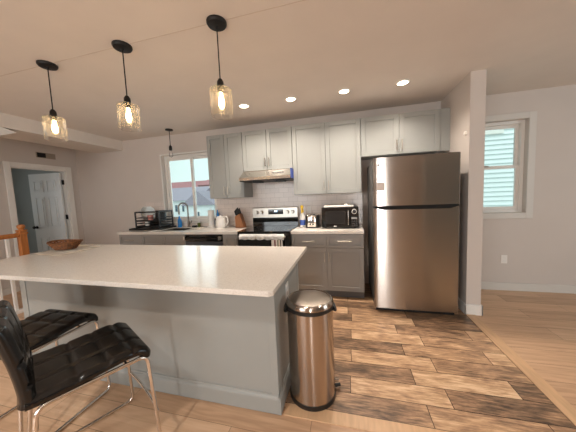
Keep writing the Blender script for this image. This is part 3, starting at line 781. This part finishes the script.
# ------------------------------------------------------------------ pendants
def make_pendant(label):
    t = thing('pendant_light', (0, 0, 0), label, 'pendant lamp', 'glass pendants over the island')
    z = 0   # ceiling at local z = 0
    b = bmesh.new(); lathe(b, [(0, 0), (.066, 0), (.066, -.012), (.06, -.022), (.012, -.026), (.008, -.035), (0, -.035)], n=30); link('canopy', b, M_BMET, t, smooth=40)
    b = bmesh.new(); tube(b, [(0, 0, -.03), (0, 0, -.375)], .0042, 8); link('cord', b, M_BMET, t, smooth=60)
    b = bmesh.new(); lathe(b, [(0, -.365), (.012, -.367), (.022, -.385), (.024, -.415), (.034, -.42), (.034, -.426), (.018, -.43), (.018, -.455), (0, -.456)], n=20); link('socket', b, M_BMET, t, smooth=40)
    r = .074
    b = bmesh.new(); lathe(b, [(.02, -.432), (r-.012, -.432), (r-.003, -.436), (r, -.446), (r, -.616), (r-.003, -.617), (r-.003, -.614)], n=40); link('glass_shade', b, M_SHADE, t, smooth=40)
    b = bmesh.new(); lathe(b, [(0, -.456), (.012, -.458), (.012, -.475), (.017, -.50), (.020, -.525), (.017, -.548), (.008, -.563), (0, -.565)], n=18); link('bulb', b, M_BULB, t, smooth=60)
    return t
pd = make_pendant('glass cylinder pendant nearest to the left wall, over the basket end of the island')
pd.location = (-.885, -2.155, H)
dup(pd, (-.10, -2.155, H), 'glass cylinder pendant in the middle of the three over the island')
dup(pd, (.695, -2.155, H), 'glass cylinder pendant over the island end nearest the trash can')
for x in (-.885, -.10, .695):
    lamp('pendant_glow', 'POINT', (x, -2.155, H-.525), 27, WARM, .012)
sp = thing('sink_pendant', (-1.306, -.277, H), 'small black bare-bulb pendant in front of the sink window', 'pendant lamp')
b = bmesh.new(); lathe(b, [(0, H), (.06, H), (.06, H-.015), (.012, H-.026), (0, H-.026)], -1.306, -.277); link('canopy', b, M_BMET, sp, smooth=40)
b = bmesh.new(); tube(b, [(-1.306, -.277, H-.02), (-1.306, -.277, 2.30)], .005, 8); link('cord', b, M_BMET, sp)
b = bmesh.new(); lathe(b, [(0, 2.31), (.012, 2.308), (.023, 2.29), (.025, 2.235), (.018, 2.225), (0, 2.225)], -1.306, -.277, 18); link('socket', b, M_BMET, sp, smooth=40)
b = bmesh.new(); lathe(b, [(.013, 2.225), (.014, 2.21), (.03, 2.175), (.033, 2.15), (.026, 2.125), (0, 2.112)], -1.306, -.277, 18); link('bulb', b, M_BULBG, sp, smooth=60)

# recessed downlights
def make_down(label):
    t = thing('recessed_light', (0, 0, 0), label, 'ceiling light', 'recessed lights along the cabinets')
    b = bmesh.new(); lathe(b, [(.052, 0), (.072, 0), (.070, -.005), (.054, -.007), (.052, -.003)], n=32); link('trim_ring', b, M_TRIM, t, smooth=40)
    b = bmesh.new(); lathe(b, [(0, -.0035), (.053, -.0035), (.053, -.001), (0, -.001)], n=32); link('lens', b, M_LED, t)
    return t
dl = make_down('round recessed ceiling light at the left end of the row, in front of the hood')
dl.location = (.257, -.765, H)
for x, l in ((.877, 'round recessed ceiling light second from the left in the row'), (1.511, 'round recessed ceiling light in front of the cabinet over the microwave'), (2.135, 'round recessed ceiling light in front of the cabinet over the refrigerator')):
    dup(dl, (x, -.765, H), l)
for x in (.257, .877, 1.511, 2.135):
    lamp('recessed_beam', 'SPOT', (x, -.765, H-.012), 44, SOFTWARM, .05, (0, 0, 0), angle=math.radians(136), blend=1.0)

# ------------------------------------------------------------------ stair railing at the left
rl = thing('stair_railing', (-2.7, -1.53, 0), 'orange oak newel post and handrail with white balusters behind the island', 'railing')
NX, NY = -2.7, -1.53
b = nb(NX-.037, NX+.037, NY-.037, NY+.037, 0, 1.07, bev=.006); link('newel_post', b, M_WOODR, rl)
b = nb(NX-.045, NX+.045, NY-.045, NY+.045, 1.03, 1.055, bev=.006); box(b, NX-.042, NX+.042, NY-.042, NY+.042, 1.07, 1.09, .005); lathe(b, [(.028, 1.09), (.026, 1.10), (.038, 1.112), (.042, 1.135), (.034, 1.155), (0, 1.165)], NX, NY, 20); link('newel_cap', b, M_WOODR, rl, smooth=40)
b = nb(NX-.032, NX+.032, -4.2, NY-.037, .995, 1.05, bev=.012); link('handrail', b, M_WOODR, rl)
b = nb(NX-.03, NX+.03, -4.2, NY-.037, 0, .05, bev=.005); link('bottom_rail', b, M_TRIM, rl)
for i in range(20):
    y = NY-.15-.125*i; link('baluster', nb(NX-.016, NX+.016, y-.016, y+.016, .05, .995, bev=.003), M_TRIM, rl)

# ------------------------------------------------------------------ on the island: placemat, basket
b = bmesh.new()
cor = [(-1.555, -2.08), (-1.09, -2.11), (-1.13, -1.70), (-1.565, -1.64)]
n = 14; g = []
for i in range(n+1):
    row = []
    for j in range(n+1):
        s, t = i/n, j/n
        p = [(cor[0][k]*(1-s)+cor[1][k]*s)*(1-t) + (cor[3][k]*(1-s)+cor[2][k]*s)*t for k in (0, 1)]
        row.append(b.verts.new((p[0]+.006*math.sin(9*t+3*s), p[1]+.006*math.sin(8*s), .9168+.004*(1+math.sin(13*s+5*t)*math.sin(9*t+2)))))
    g.append(row)
for i in range(n):
    for j in range(n): b.faces.new((g[i][j], g[i+1][j], g[i+1][j+1], g[i][j+1]))
bmesh.ops.solidify(b, geom=b.faces[:], thickness=.002)
single('placemat_cloth', b, M_CLOTH, (-1.33, -1.88, .914), 'rumpled cream cloth under the wicker basket on the island', 'cloth', smooth=60)
def basket():
    t = thing('wicker_basket', (-1.40, -1.86, .9275), 'small oval brown wicker basket on the island', 'basket')
    cx, cy, z0 = -1.40, -1.86, .9275; b = bmesh.new()
    R0x, R0y = .105, .075
    for k in range(7):
        z = z0+.006+.0105*k; e = 1+.09*k
        n = 64; pts = []
        for i in range(n):
            a = 2*PI*i/n; w = .004*math.sin(a*16+PI*(k % 2)) 
            pts.append((cx+(R0x*e+w)*math.cos(a), cy+(R0y*e+w)*math.sin(a), z+.006*math.cos(2*a)*(k/6)))
        tube(b, pts, .006, 6, closed=True)
    link('woven_wall', b, M_BASK, t, smooth=60)
    b = bmesh.new()
    for i in range(32):
        a = 2*PI*i/32; tube(b, [(cx+R0x*math.cos(a), cy+R0y*math.sin(a), z0+.003), (cx+R0x*1.56*math.cos(a), cy+R0y*1.56*math.sin(a), z0+.072)], .004, 5)
    link('stakes', b, mat('wicker_dark', (92, 54, 26), .7, 0, .3, 40), t)
    b = bmesh.new(); lathe(b, [(0, z0), (.1, z0), (.1, z0+.005), (0, z0+.005)], cx, cy, 32, 1.05, .75); link('bottom', b, M_BASK, t)
    n = 64; pts = [(cx+(R0x*1.6)*math.cos(2*PI*i/n), cy+R0y*1.6*math.sin(2*PI*i/n), z0+.076+.006*math.cos(4*PI*i/n)) for i in range(n)]
    b = bmesh.new(); tube(b, pts, .0075, 8, closed=True); link('rim', b, mat('wicker_rim', (110, 66, 32), .7, 0, .4, 60), t, smooth=60)
basket()

# ------------------------------------------------------------------ counter: left run
RX, RY = -1.81, -.22
b = nb(-2.15, -1.52, -.44, -.03, ZC+.0005, ZC+.012, bev=.003); 
for q in ((-2.15, -2.135, -.44, -.03), (-1.535, -1.52, -.44, -.03), (-2.15, -1.52, -.44, -.425), (-2.15, -1.52, -.045, -.03)): box(b, q[0], q[1], q[2], q[3], ZC+.01, ZC+.028, .003)
single('drain_tray', b, M_BLACK, (-1.87, -.31, ZC), 'flat black drain tray under the dish rack', 'tray')
dk = thing('dish_rack', (RX, RY, ZC+.0125), 'black two-tier wire dish rack on the worktop left of the window', 'dish rack')
x0, x1, y0, y1 = -2.06, -1.56, -.37, -.07; zb, zm, zt = ZC+.055, 1.065, 1.215
for x in (x0, x1):
    for y in (y0, y1): b = bmesh.new(); tube(b, [(x, y, ZC+.0128), (x, y, zt)], .013, 8); link('post', b, M_BLACK, dk)
for nm, z in (('lower_tier', zb), ('upper_tier', zm), ('top_rim', zt)):
    b = bmesh.new(); tube(b, [(x0, y0, z), (x1, y0, z), (x1, y1, z), (x0, y1, z)], .0125, 8, closed=True)
    if nm != 'top_rim':
        for i in range(1, 12): tube(b, [(x0+(x1-x0)*i/12, y0, z), (x0+(x1-x0)*i/12, y1, z)], .0045, 6)
        tube(b, [(x0, y0, z+.05), (x1, y0, z+.05), (x1, y1, z+.05), (x0, y1, z+.05)], .007, 6, closed=True)
    link(nm, b, M_BLACK, dk)
for k, (x, l) in enumerate(((-1.99, 'white plate standing at the left end of the dish rack'), (-1.945, 'white plate second from the left in the dish rack'), (-1.90, 'white plate third from the left in the dish rack'))):
    b = bmesh.new(); lathe(b, [(0, 0), (.07, 0), (.118, .014), (.12, .017), (.07, .004), (0, .004)], n=30)
    b.transform(Matrix.Translation((x, -.22, zm+.125)) @ Matrix.Rotation(PI/2-.12, 4, 'Y')); single('plate', b, M_CERAM, (x, -.22, zm+.004), l, 'plate', 'plates in the dish rack', smooth=40)
b = bmesh.new(); lathe(b, [(0, 0), (.036, 0), (.042, .085), (.039, .085), (.033, .004), (0, .004)], -1.90, -.285, 24); b.transform(Matrix.Translation((0, 0, zb+.0055))); single('mug', b, M_CERAM, (-1.90, -.285, zb+.0055), 'white mug on the lower tier of the dish rack', 'mug', smooth=40)
b = bmesh.new(); lathe(b, [(0, 0), (.04, 0), (.05, .09), (.047, .09), (.038, .004), (0, .004)], -1.83, -.28, 24); b.transform(Matrix.Translation((0, 0, zm+.004))); single('cup', b, M_PINK, (-1.83, -.28, zm+.004), 'pink cup upright in the upper tier of the dish rack', 'cup', smooth=40)
pp = thing('cooking_pot', (-1.67, -.22, zm+.004), 'dark pot on the right side of the dish rack', 'pot')
b = bmesh.new(); lathe(b, [(0, zm+.004), (.075, zm+.004), (.088, zm+.015), (.088, zm+.125), (.092, zm+.128), (.086, zm+.128), (.083, zm+.02), (0, zm+.012)], -1.67, -.22, 32); link('pot_body', b, M_BLACK, pp, smooth=40)
b = bmesh.new(); tube(b, fillet([(-1.73, -.288, zm+.11), (-1.74, -.325, zm+.112), (-1.69, -.34, zm+.112), (-1.68, -.305, zm+.11)], .02), .005, 8); link('pot_handle', b, M_BMET, pp, smooth=50)
bw = bmesh.new(); lathe(bw, [(0, zb+.004), (.05, zb+.004), (.095, zb+.06), (.092, zb+.06), (.048, zb+.009), (0, zb+.009)], -1.78, -.22, 28); single('bowl', bw, M_BMET, (-1.78, -.22, zb+.004), 'dark bowl on the lower tier of the dish rack', 'bowl', smooth=40)
def bottle(name, x, y, label, prof, m, cap, capm, cat='bottle', smooth=45):
    t = thing(name, (x, y, ZC), label, cat); b = bmesh.new(); lathe(b, [(r, ZC+z) for r, z in prof], x, y, 24); link('body', b, m, t, smooth=smooth)
    b = bmesh.new(); lathe(b, [(r, ZC+z) for r, z in cap], x, y, 18); link('cap', b, capm, t, smooth=smooth); return t
bottle('dish_soap_bottle', -1.40, -.085, 'blue dish soap bottle behind the left edge of the sink', [(0, 0), (.034, 0), (.036, .01), (.036, .11), (.028, .15), (.016, .165), (0, .165)], M_BLUE, [(.014, .165), (.014, .19), (.006, .195), (.005, .21), (0, .21)], M_BLUE)
bottle('blue_bottle', -.645, -.06, 'tall blue bottle between the paper towels and the kettle', [(0, 0), (.024, 0), (.026, .01), (.026, .19), (.02, .23), (.011, .25), (0, .25)], M_BLUE, [(.012, .25), (.012, .29), (0, .292)], M_BLUE)
bottle('small_jar', -1.02, -.07, 'small clear-green jar on the window side of the sink', [(0, 0), (.024, 0), (.026, .008), (.026, .06), (.018, .075), (0, .075)], M_GREEN, [(.019, .075), (.019, .092), (0, .093)], M_WHITE, 'jar')
single('scrub_sponge', nb(-1.13, -1.05, -.125, -.075, ZC+.0005, ZC+.03, bev=.006), M_BMET, (-1.09, -.1, ZC), 'dark scrub sponge beside the faucet base', 'sponge')
b = bmesh.new(); n = 12; g = []
for i in range(n+1):
    g.append([b.verts.new((-.98+.17*i/n, -.40+.20*j/n, ZC+.004+.012*abs(math.sin(i*.9)*math.sin(j*.8+1)))) for j in range(n+1)])
for i in range(n):
    for j in range(n): b.faces.new((g[i][j], g[i+1][j], g[i+1][j+1], g[i][j+1]))
bmesh.ops.solidify(b, geom=b.faces[:], thickness=.003)
single('dish_cloth', b, M_CLOTH, (-.9, -.3, ZC), 'crumpled white dish cloth right of the sink', 'cloth', smooth=60)
single('paper_sheet', nb(-1.585, -1.515, -.60, -.42, ZC+.0003, ZC+.003, bev=.001), M_PAPER, (-1.55, -.5, ZC), 'folded white paper towel left of the sink', 'paper')
pt = thing('paper_towel_roll', (-.735, -.12, ZC), 'white paper towel roll standing in front of the window', 'paper towel')
b = bmesh.new(); lathe(b, [(0, ZC), (.075, ZC), (.075, ZC+.012), (0, ZC+.012)], -.735, -.12); link('stand', b, M_WHITE, pt, smooth=40)
b = bmesh.new(); lathe(b, [(.02, ZC+.013), (.052, ZC+.013), (.052, ZC+.29), (.02, ZC+.29)], -.735, -.12, 30); link('roll', b, M_PAPER, pt, smooth=40)
b = bmesh.new(); tube(b, [(-.735, -.12, ZC+.01), (-.735, -.12, ZC+.33)], .008, 10); link('rod', b, M_WHITE, pt)
# electric kettle
kx, ky = -.50, -.22
kt = thing('electric_kettle', (kx, ky, ZC), 'white electric kettle with curved handle left of the knife block', 'kettle')
b = bmesh.new(); lathe(b, [(0, ZC+.022), (.082, ZC+.022), (.088, ZC+.05), (.086, ZC+.11), (.072, ZC+.165), (.05, ZC+.19), (.012, ZC+.195), (.012, ZC+.208), (0, ZC+.21)], kx, ky, 32); link('body', b, M_WHITE, kt, smooth=45)
b = bmesh.new(); lathe(b, [(0, ZC+.0005), (.08, ZC+.0005), (.08, ZC+.018), (0, ZC+.02)], kx, ky, 32); link('power_base', b, M_WHITE, kt, smooth=45)
b = bmesh.new(); tube(b, fillet([(kx+.055, ky-.02, ZC+.178), (kx+.135, ky-.03, ZC+.19), (kx+.145, ky-.03, ZC+.08), (kx+.080, ky-.02, ZC+.05)], .05), .011, 10); link('handle', b, M_WHITE, kt, smooth=50)
link('water_window', nb(kx-.088, kx-.07, ky-.045, ky-.025, ZC+.06, ZC+.16, bev=.003), M_BLACK, kt)
b = bmesh.new(); tube(b, fillet([(kx+.08, ky+.05, ZC+.008), (kx+.16, ky+.15, ZC+.05), (kx+.24, ky+.205, ZC+.11), (kx+.30, -.014, ZC+.22)], .05), .004, 6); link('cord', b, M_WHITE, kt, smooth=60)
# knife block
kb = thing('knife_block', (-.20, -.2, ZC), 'wooden knife block full of black-handled knives left of the range', 'knife block')
b = bmesh.new(); prism(b, [(-.235, ZC+.0005), (-.085, ZC+.0005), (-.15, ZC+.225), (-.235, ZC+.185)], 'Y', -.24, -.13, .004); link('block', b, M_BLOCK, kb)
upv = Vector((-.28, 0, .96)).normalized()
for i in range(3):
    for j in range(3):
        p = Vector((-.222+.03*i, -.215+.03*j, ZC+.190+.0135*i)); b = bmesh.new(); l = .085+.012*((i+j) % 3)
        tube(b, [p-upv*.012, p+upv*.02, p+upv*l], .009, 8, radii=[.008, .009, .0105]); link('knife_handle', b, M_BLACK, kb, smooth=50)

# ------------------------------------------------------------------ counter: right run
sb2 = thing('spray_bottle', (.865, -.22, ZC), 'white spray bottle with yellow trigger beside the range', 'bottle')
b = bmesh.new(); lathe(b, [(0, ZC+.0005), (.038, ZC+.0005), (.041, ZC+.01), (.041, ZC+.13), (.033, ZC+.17), (.018, ZC+.205), (.018, ZC+.22), (0, ZC+.22)], .865, -.22, 26, 1, .75); link('body', b, M_WHITE, sb2, smooth=45)
b = bmesh.new(); lathe(b, [(.0418, ZC+.03), (.0418, ZC+.11)], .865, -.22, 26, 1, .75); link('label_band', b, M_LABEL, sb2, smooth=45)
b = bmesh.new(); lathe(b, [(0, ZC+.22), (.021, ZC+.22), (.021, ZC+.25), (.014, ZC+.258), (.014, ZC+.28), (0, ZC+.28)], .865, -.22, 18); box(b, .848, .882, -.275, -.185, ZC+.278, ZC+.325, .006); box(b, .856, .874, -.268, -.258, ZC+.21, ZC+.285, .003); link('trigger_head', b, M_YEL, sb2)
tx0, tx1, ty0, ty1 = .935, 1.105, -.36, -.10
ts = thing('toaster', (1.02, -.23, ZC), 'small chrome toaster with black ends between spray bottle and microwave', 'toaster')
link('body', nb(tx0+.014, tx1-.014, ty0, ty1, ZC+.012, ZC+.185, bev=.018), M_CHROME, ts, smooth=50)
for a, c in ((tx0, tx0+.016), (tx1-.016, tx1)): link('end_panel', nb(a, c, ty0-.004, ty1+.004, ZC+.005, ZC+.18, bev=.012), M_BLACK, ts)
link('foot_base', nb(tx0+.005, tx1-.005, ty0+.005, ty1-.005, ZC+.0005, ZC+.0125), M_BLACK, ts)
b = nb(tx0+.05, tx0+.075, ty0+.05, ty1-.05, ZC+.184, ZC+.1865); box(b, tx1-.075, tx1-.05, ty0+.05, ty1-.05, ZC+.184, ZC+.1865); link('slots', b, M_DARK, ts)
b = nb(tx0+.055, tx0+.075, ty0-.022, ty0-.0005, ZC+.10, ZC+.12, bev=.003); box(b, tx1-.075, tx1-.055, ty0-.022, ty0-.0005, ZC+.10, ZC+.12, .003); link('levers', b, M_BLACK, ts)
b = bmesh.new()
for x in (tx0+.065, tx1-.065):
    t = bmesh.new(); lathe(t, [(0, 0), (.012, 0), (.011, .01), (0, .011)], n=14); t.transform(Matrix.Translation((x, ty0-.0005, ZC+.055)) @ Matrix.Rotation(PI/2, 4, 'X')); merge(b, t)
link('dials', b, M_BLACK, ts)
mx0, mx1, my0, my1, mz0, mz1 = 1.172, 1.665, -.42, -.05, ZC+.012, ZC+.29
mw = thing('microwave', (1.42, -.24, ZC), 'black countertop microwave on the worktop beside the refrigerator', 'microwave')
link('body', nb(mx0, mx1, my0, my1, mz0, mz1, bev=.006), M_BLACK, mw)
dm = link('door', nb(mx0+.004, mx1-.115, my0-.022, my0-.0005, mz0+.004, mz1-.004, bev=.005), M_BGLASS, mw)
link('door_window', nb(mx0+.05, mx1-.175, my0-.0235, my0-.0222, mz0+.055, mz1-.05), mat('dark_window', (34, 33, 33), .12, 0, .1, 5), dm)
b = bmesh.new(); tube(b, fillet([(mx1-.135, my0-.02, mz0+.04), (mx1-.135, my0-.045, mz0+.05), (mx1-.135, my0-.045, mz1-.05), (mx1-.135, my0-.02, mz1-.04)], .015), .007, 8); link('door_handle', b, M_CHROME, dm, smooth=50)
link('nameplate', nb(1.335, 1.375, my0-.0235, my0-.0222, mz0+.018, mz0+.028), M_WHITE, dm)
cp = link('control_panel', nb(mx1-.112, mx1-.004, my0-.018, my0-.0005, mz0+.004, mz1-.004, bev=.004), M_BGLASS, mw)
b = bmesh.new(); lathe(b, [(.026, 0), (.033, 0), (.033, .012), (.026, .012)], n=28); b.transform(Matrix.Translation((mx1-.058, my0-.018, mz1-.06)) @ Matrix.Rotation(PI/2, 4, 'X')); link('dial_ring', b, M_WHITE, cp, smooth=40)
b = bmesh.new(); lathe(b, [(0, 0), (.025, 0), (.023, .022), (0, .024)], n=28); b.transform(Matrix.Translation((mx1-.058, my0-.018, mz1-.06)) @ Matrix.Rotation(PI/2, 4, 'X')); link('dial', b, M_BLACK, cp, smooth=40)
link('display', nb(mx1-.095, mx1-.022, my0-.0195, my0-.0182, mz0+.115, mz0+.145), mat('lcd_grey', (150, 150, 146), .3), cp)
b = bmesh.new()
for i in range(3):
    for j in range(3): box(b, mx1-.092+.026*i, mx1-.074+.026*i, my0-.0195, my0-.0182, mz0+.025+.027*j, mz0+.04+.027*j)
link('buttons', b, mat('button_grey', (58, 56, 55), .5), cp)
b = bmesh.new()
for x in (mx0+.05, mx1-.05):
    for y in (my0+.05, my1-.05): lathe(b, [(0, ZC+.0005), (.014, ZC+.0005), (.014, ZC+.0125), (0, ZC+.0125)], x, y, 12)
link('feet', b, M_BLACK, mw)
single('paper_box', nb(1.20, 1.60, -.38, -.12, mz1+.0005, mz1+.02, bev=.004), M_PAPER, (1.4, -.25, mz1), 'flat white folded paper lying on top of the microwave', 'paper')
b = bmesh.new(); lathe(b, [(0, 0), (.02, 0), (.022, .012), (.012, .02), (0, .021)], 1.50, -.33, 16); b.transform(Matrix.Translation((0, 0, mz1+.0205))); single('bottle_cap', b, M_WHITE, (1.5, -.33, mz1+.02), 'small white cap on the paper on the microwave', 'cap', smooth=40)

# ------------------------------------------------------------------ outside
struct('ground_outside', nb(-45, 20, .6, 60, -4.2, -4.0), M_GROUND)
def house(name, x0, x1, y0, y1, z0, z1, zr, label, mw_, mr, wins, gable=False):
    t = thing(name, ((x0+x1)/2, (y0+y1)/2, z0), label, 'house')
    link('walls', nb(x0, x1, y0, y1, z0, z1), mw_, t)
    b = bmesh.new(); ym = (y0+y1)/2
    if gable: prism(b, [(x0-.25, z1), (x1+.25, z1), ((x0+x1)/2, zr)], 'Y', y0-.2, y1+.2)
    else: prism(b, [(y0-.25, z1), (y1+.25, z1), (ym, zr)], 'X', x0-.2, x1+.2)
    link('roof', b, mr, t)
    for (a, c, d, e) in wins:
        w = link('window', nb(a, c, y0-.04, y0-.002, d, e), M_TRIM, t); link('pane', nb(a+.06, c-.06, y0-.05, y0-.041, d+.06, e-.06), M_HWIN, w)
house('neighbour_house', -21.5, -15.0, 20, 25, -4, 1.45, 3.1, 'white neighbouring house with grey roof seen through the sink window', M_HWALL, M_ROOFG, [(-18.2+.95*i, -17.75+.95*i, .1, 1.0) for i in range(3)])
house('neighbour_house', -14.6, -11.2, 17, 22, -4, .9, 2.35, 'white gabled house at the right pane of the sink window', M_HWALL, M_ROOFG, [(-13.4, -12.8, -.6, .3)], True)
house('row_house', -34, -22.2, 32, 38, -4, 2.9, 5.0, 'distant brick house with red roof behind the grey roof', M_BRICK, M_ROOFR, [(-30+2*i, -29+2*i, 1.2, 2.4) for i in range(4)])
house('row_house', -21.8, -16, 30, 36, -4, 3.8, 4.9, 'distant brick house with red roof at the right of the skyline', M_BRICK, M_ROOFR, [(-21.3+1.1*i, -20.7+1.1*i, 2.2, 3.3) for i in range(5)])
sd = thing('siding_house', (4.6, 3.5, -4), 'pale horizontal-siding house wall seen through the right window', 'house')
b = bmesh.new(); z = -4.
while z < 5.5:
    prism(b, [(3.3, z), (3.36, z), (3.36, z+.115), (3.335, z+.115)], 'X', 1.2, 9.0); z += .115
box(b, 1.2, 9.0, 3.36, 3.7, -4, 5.5); link('siding', b, M_SIDING, sd)
b = bmesh.new(); casing(b, 4.35, 5.15, 2.78, 4.1, .09, 3.27, 3.35); w = link('window', b, M_TRIM, sd); link('pane', nb(4.35, 5.15, 3.33, 3.36, 2.78, 4.1), M_HWIN, w)
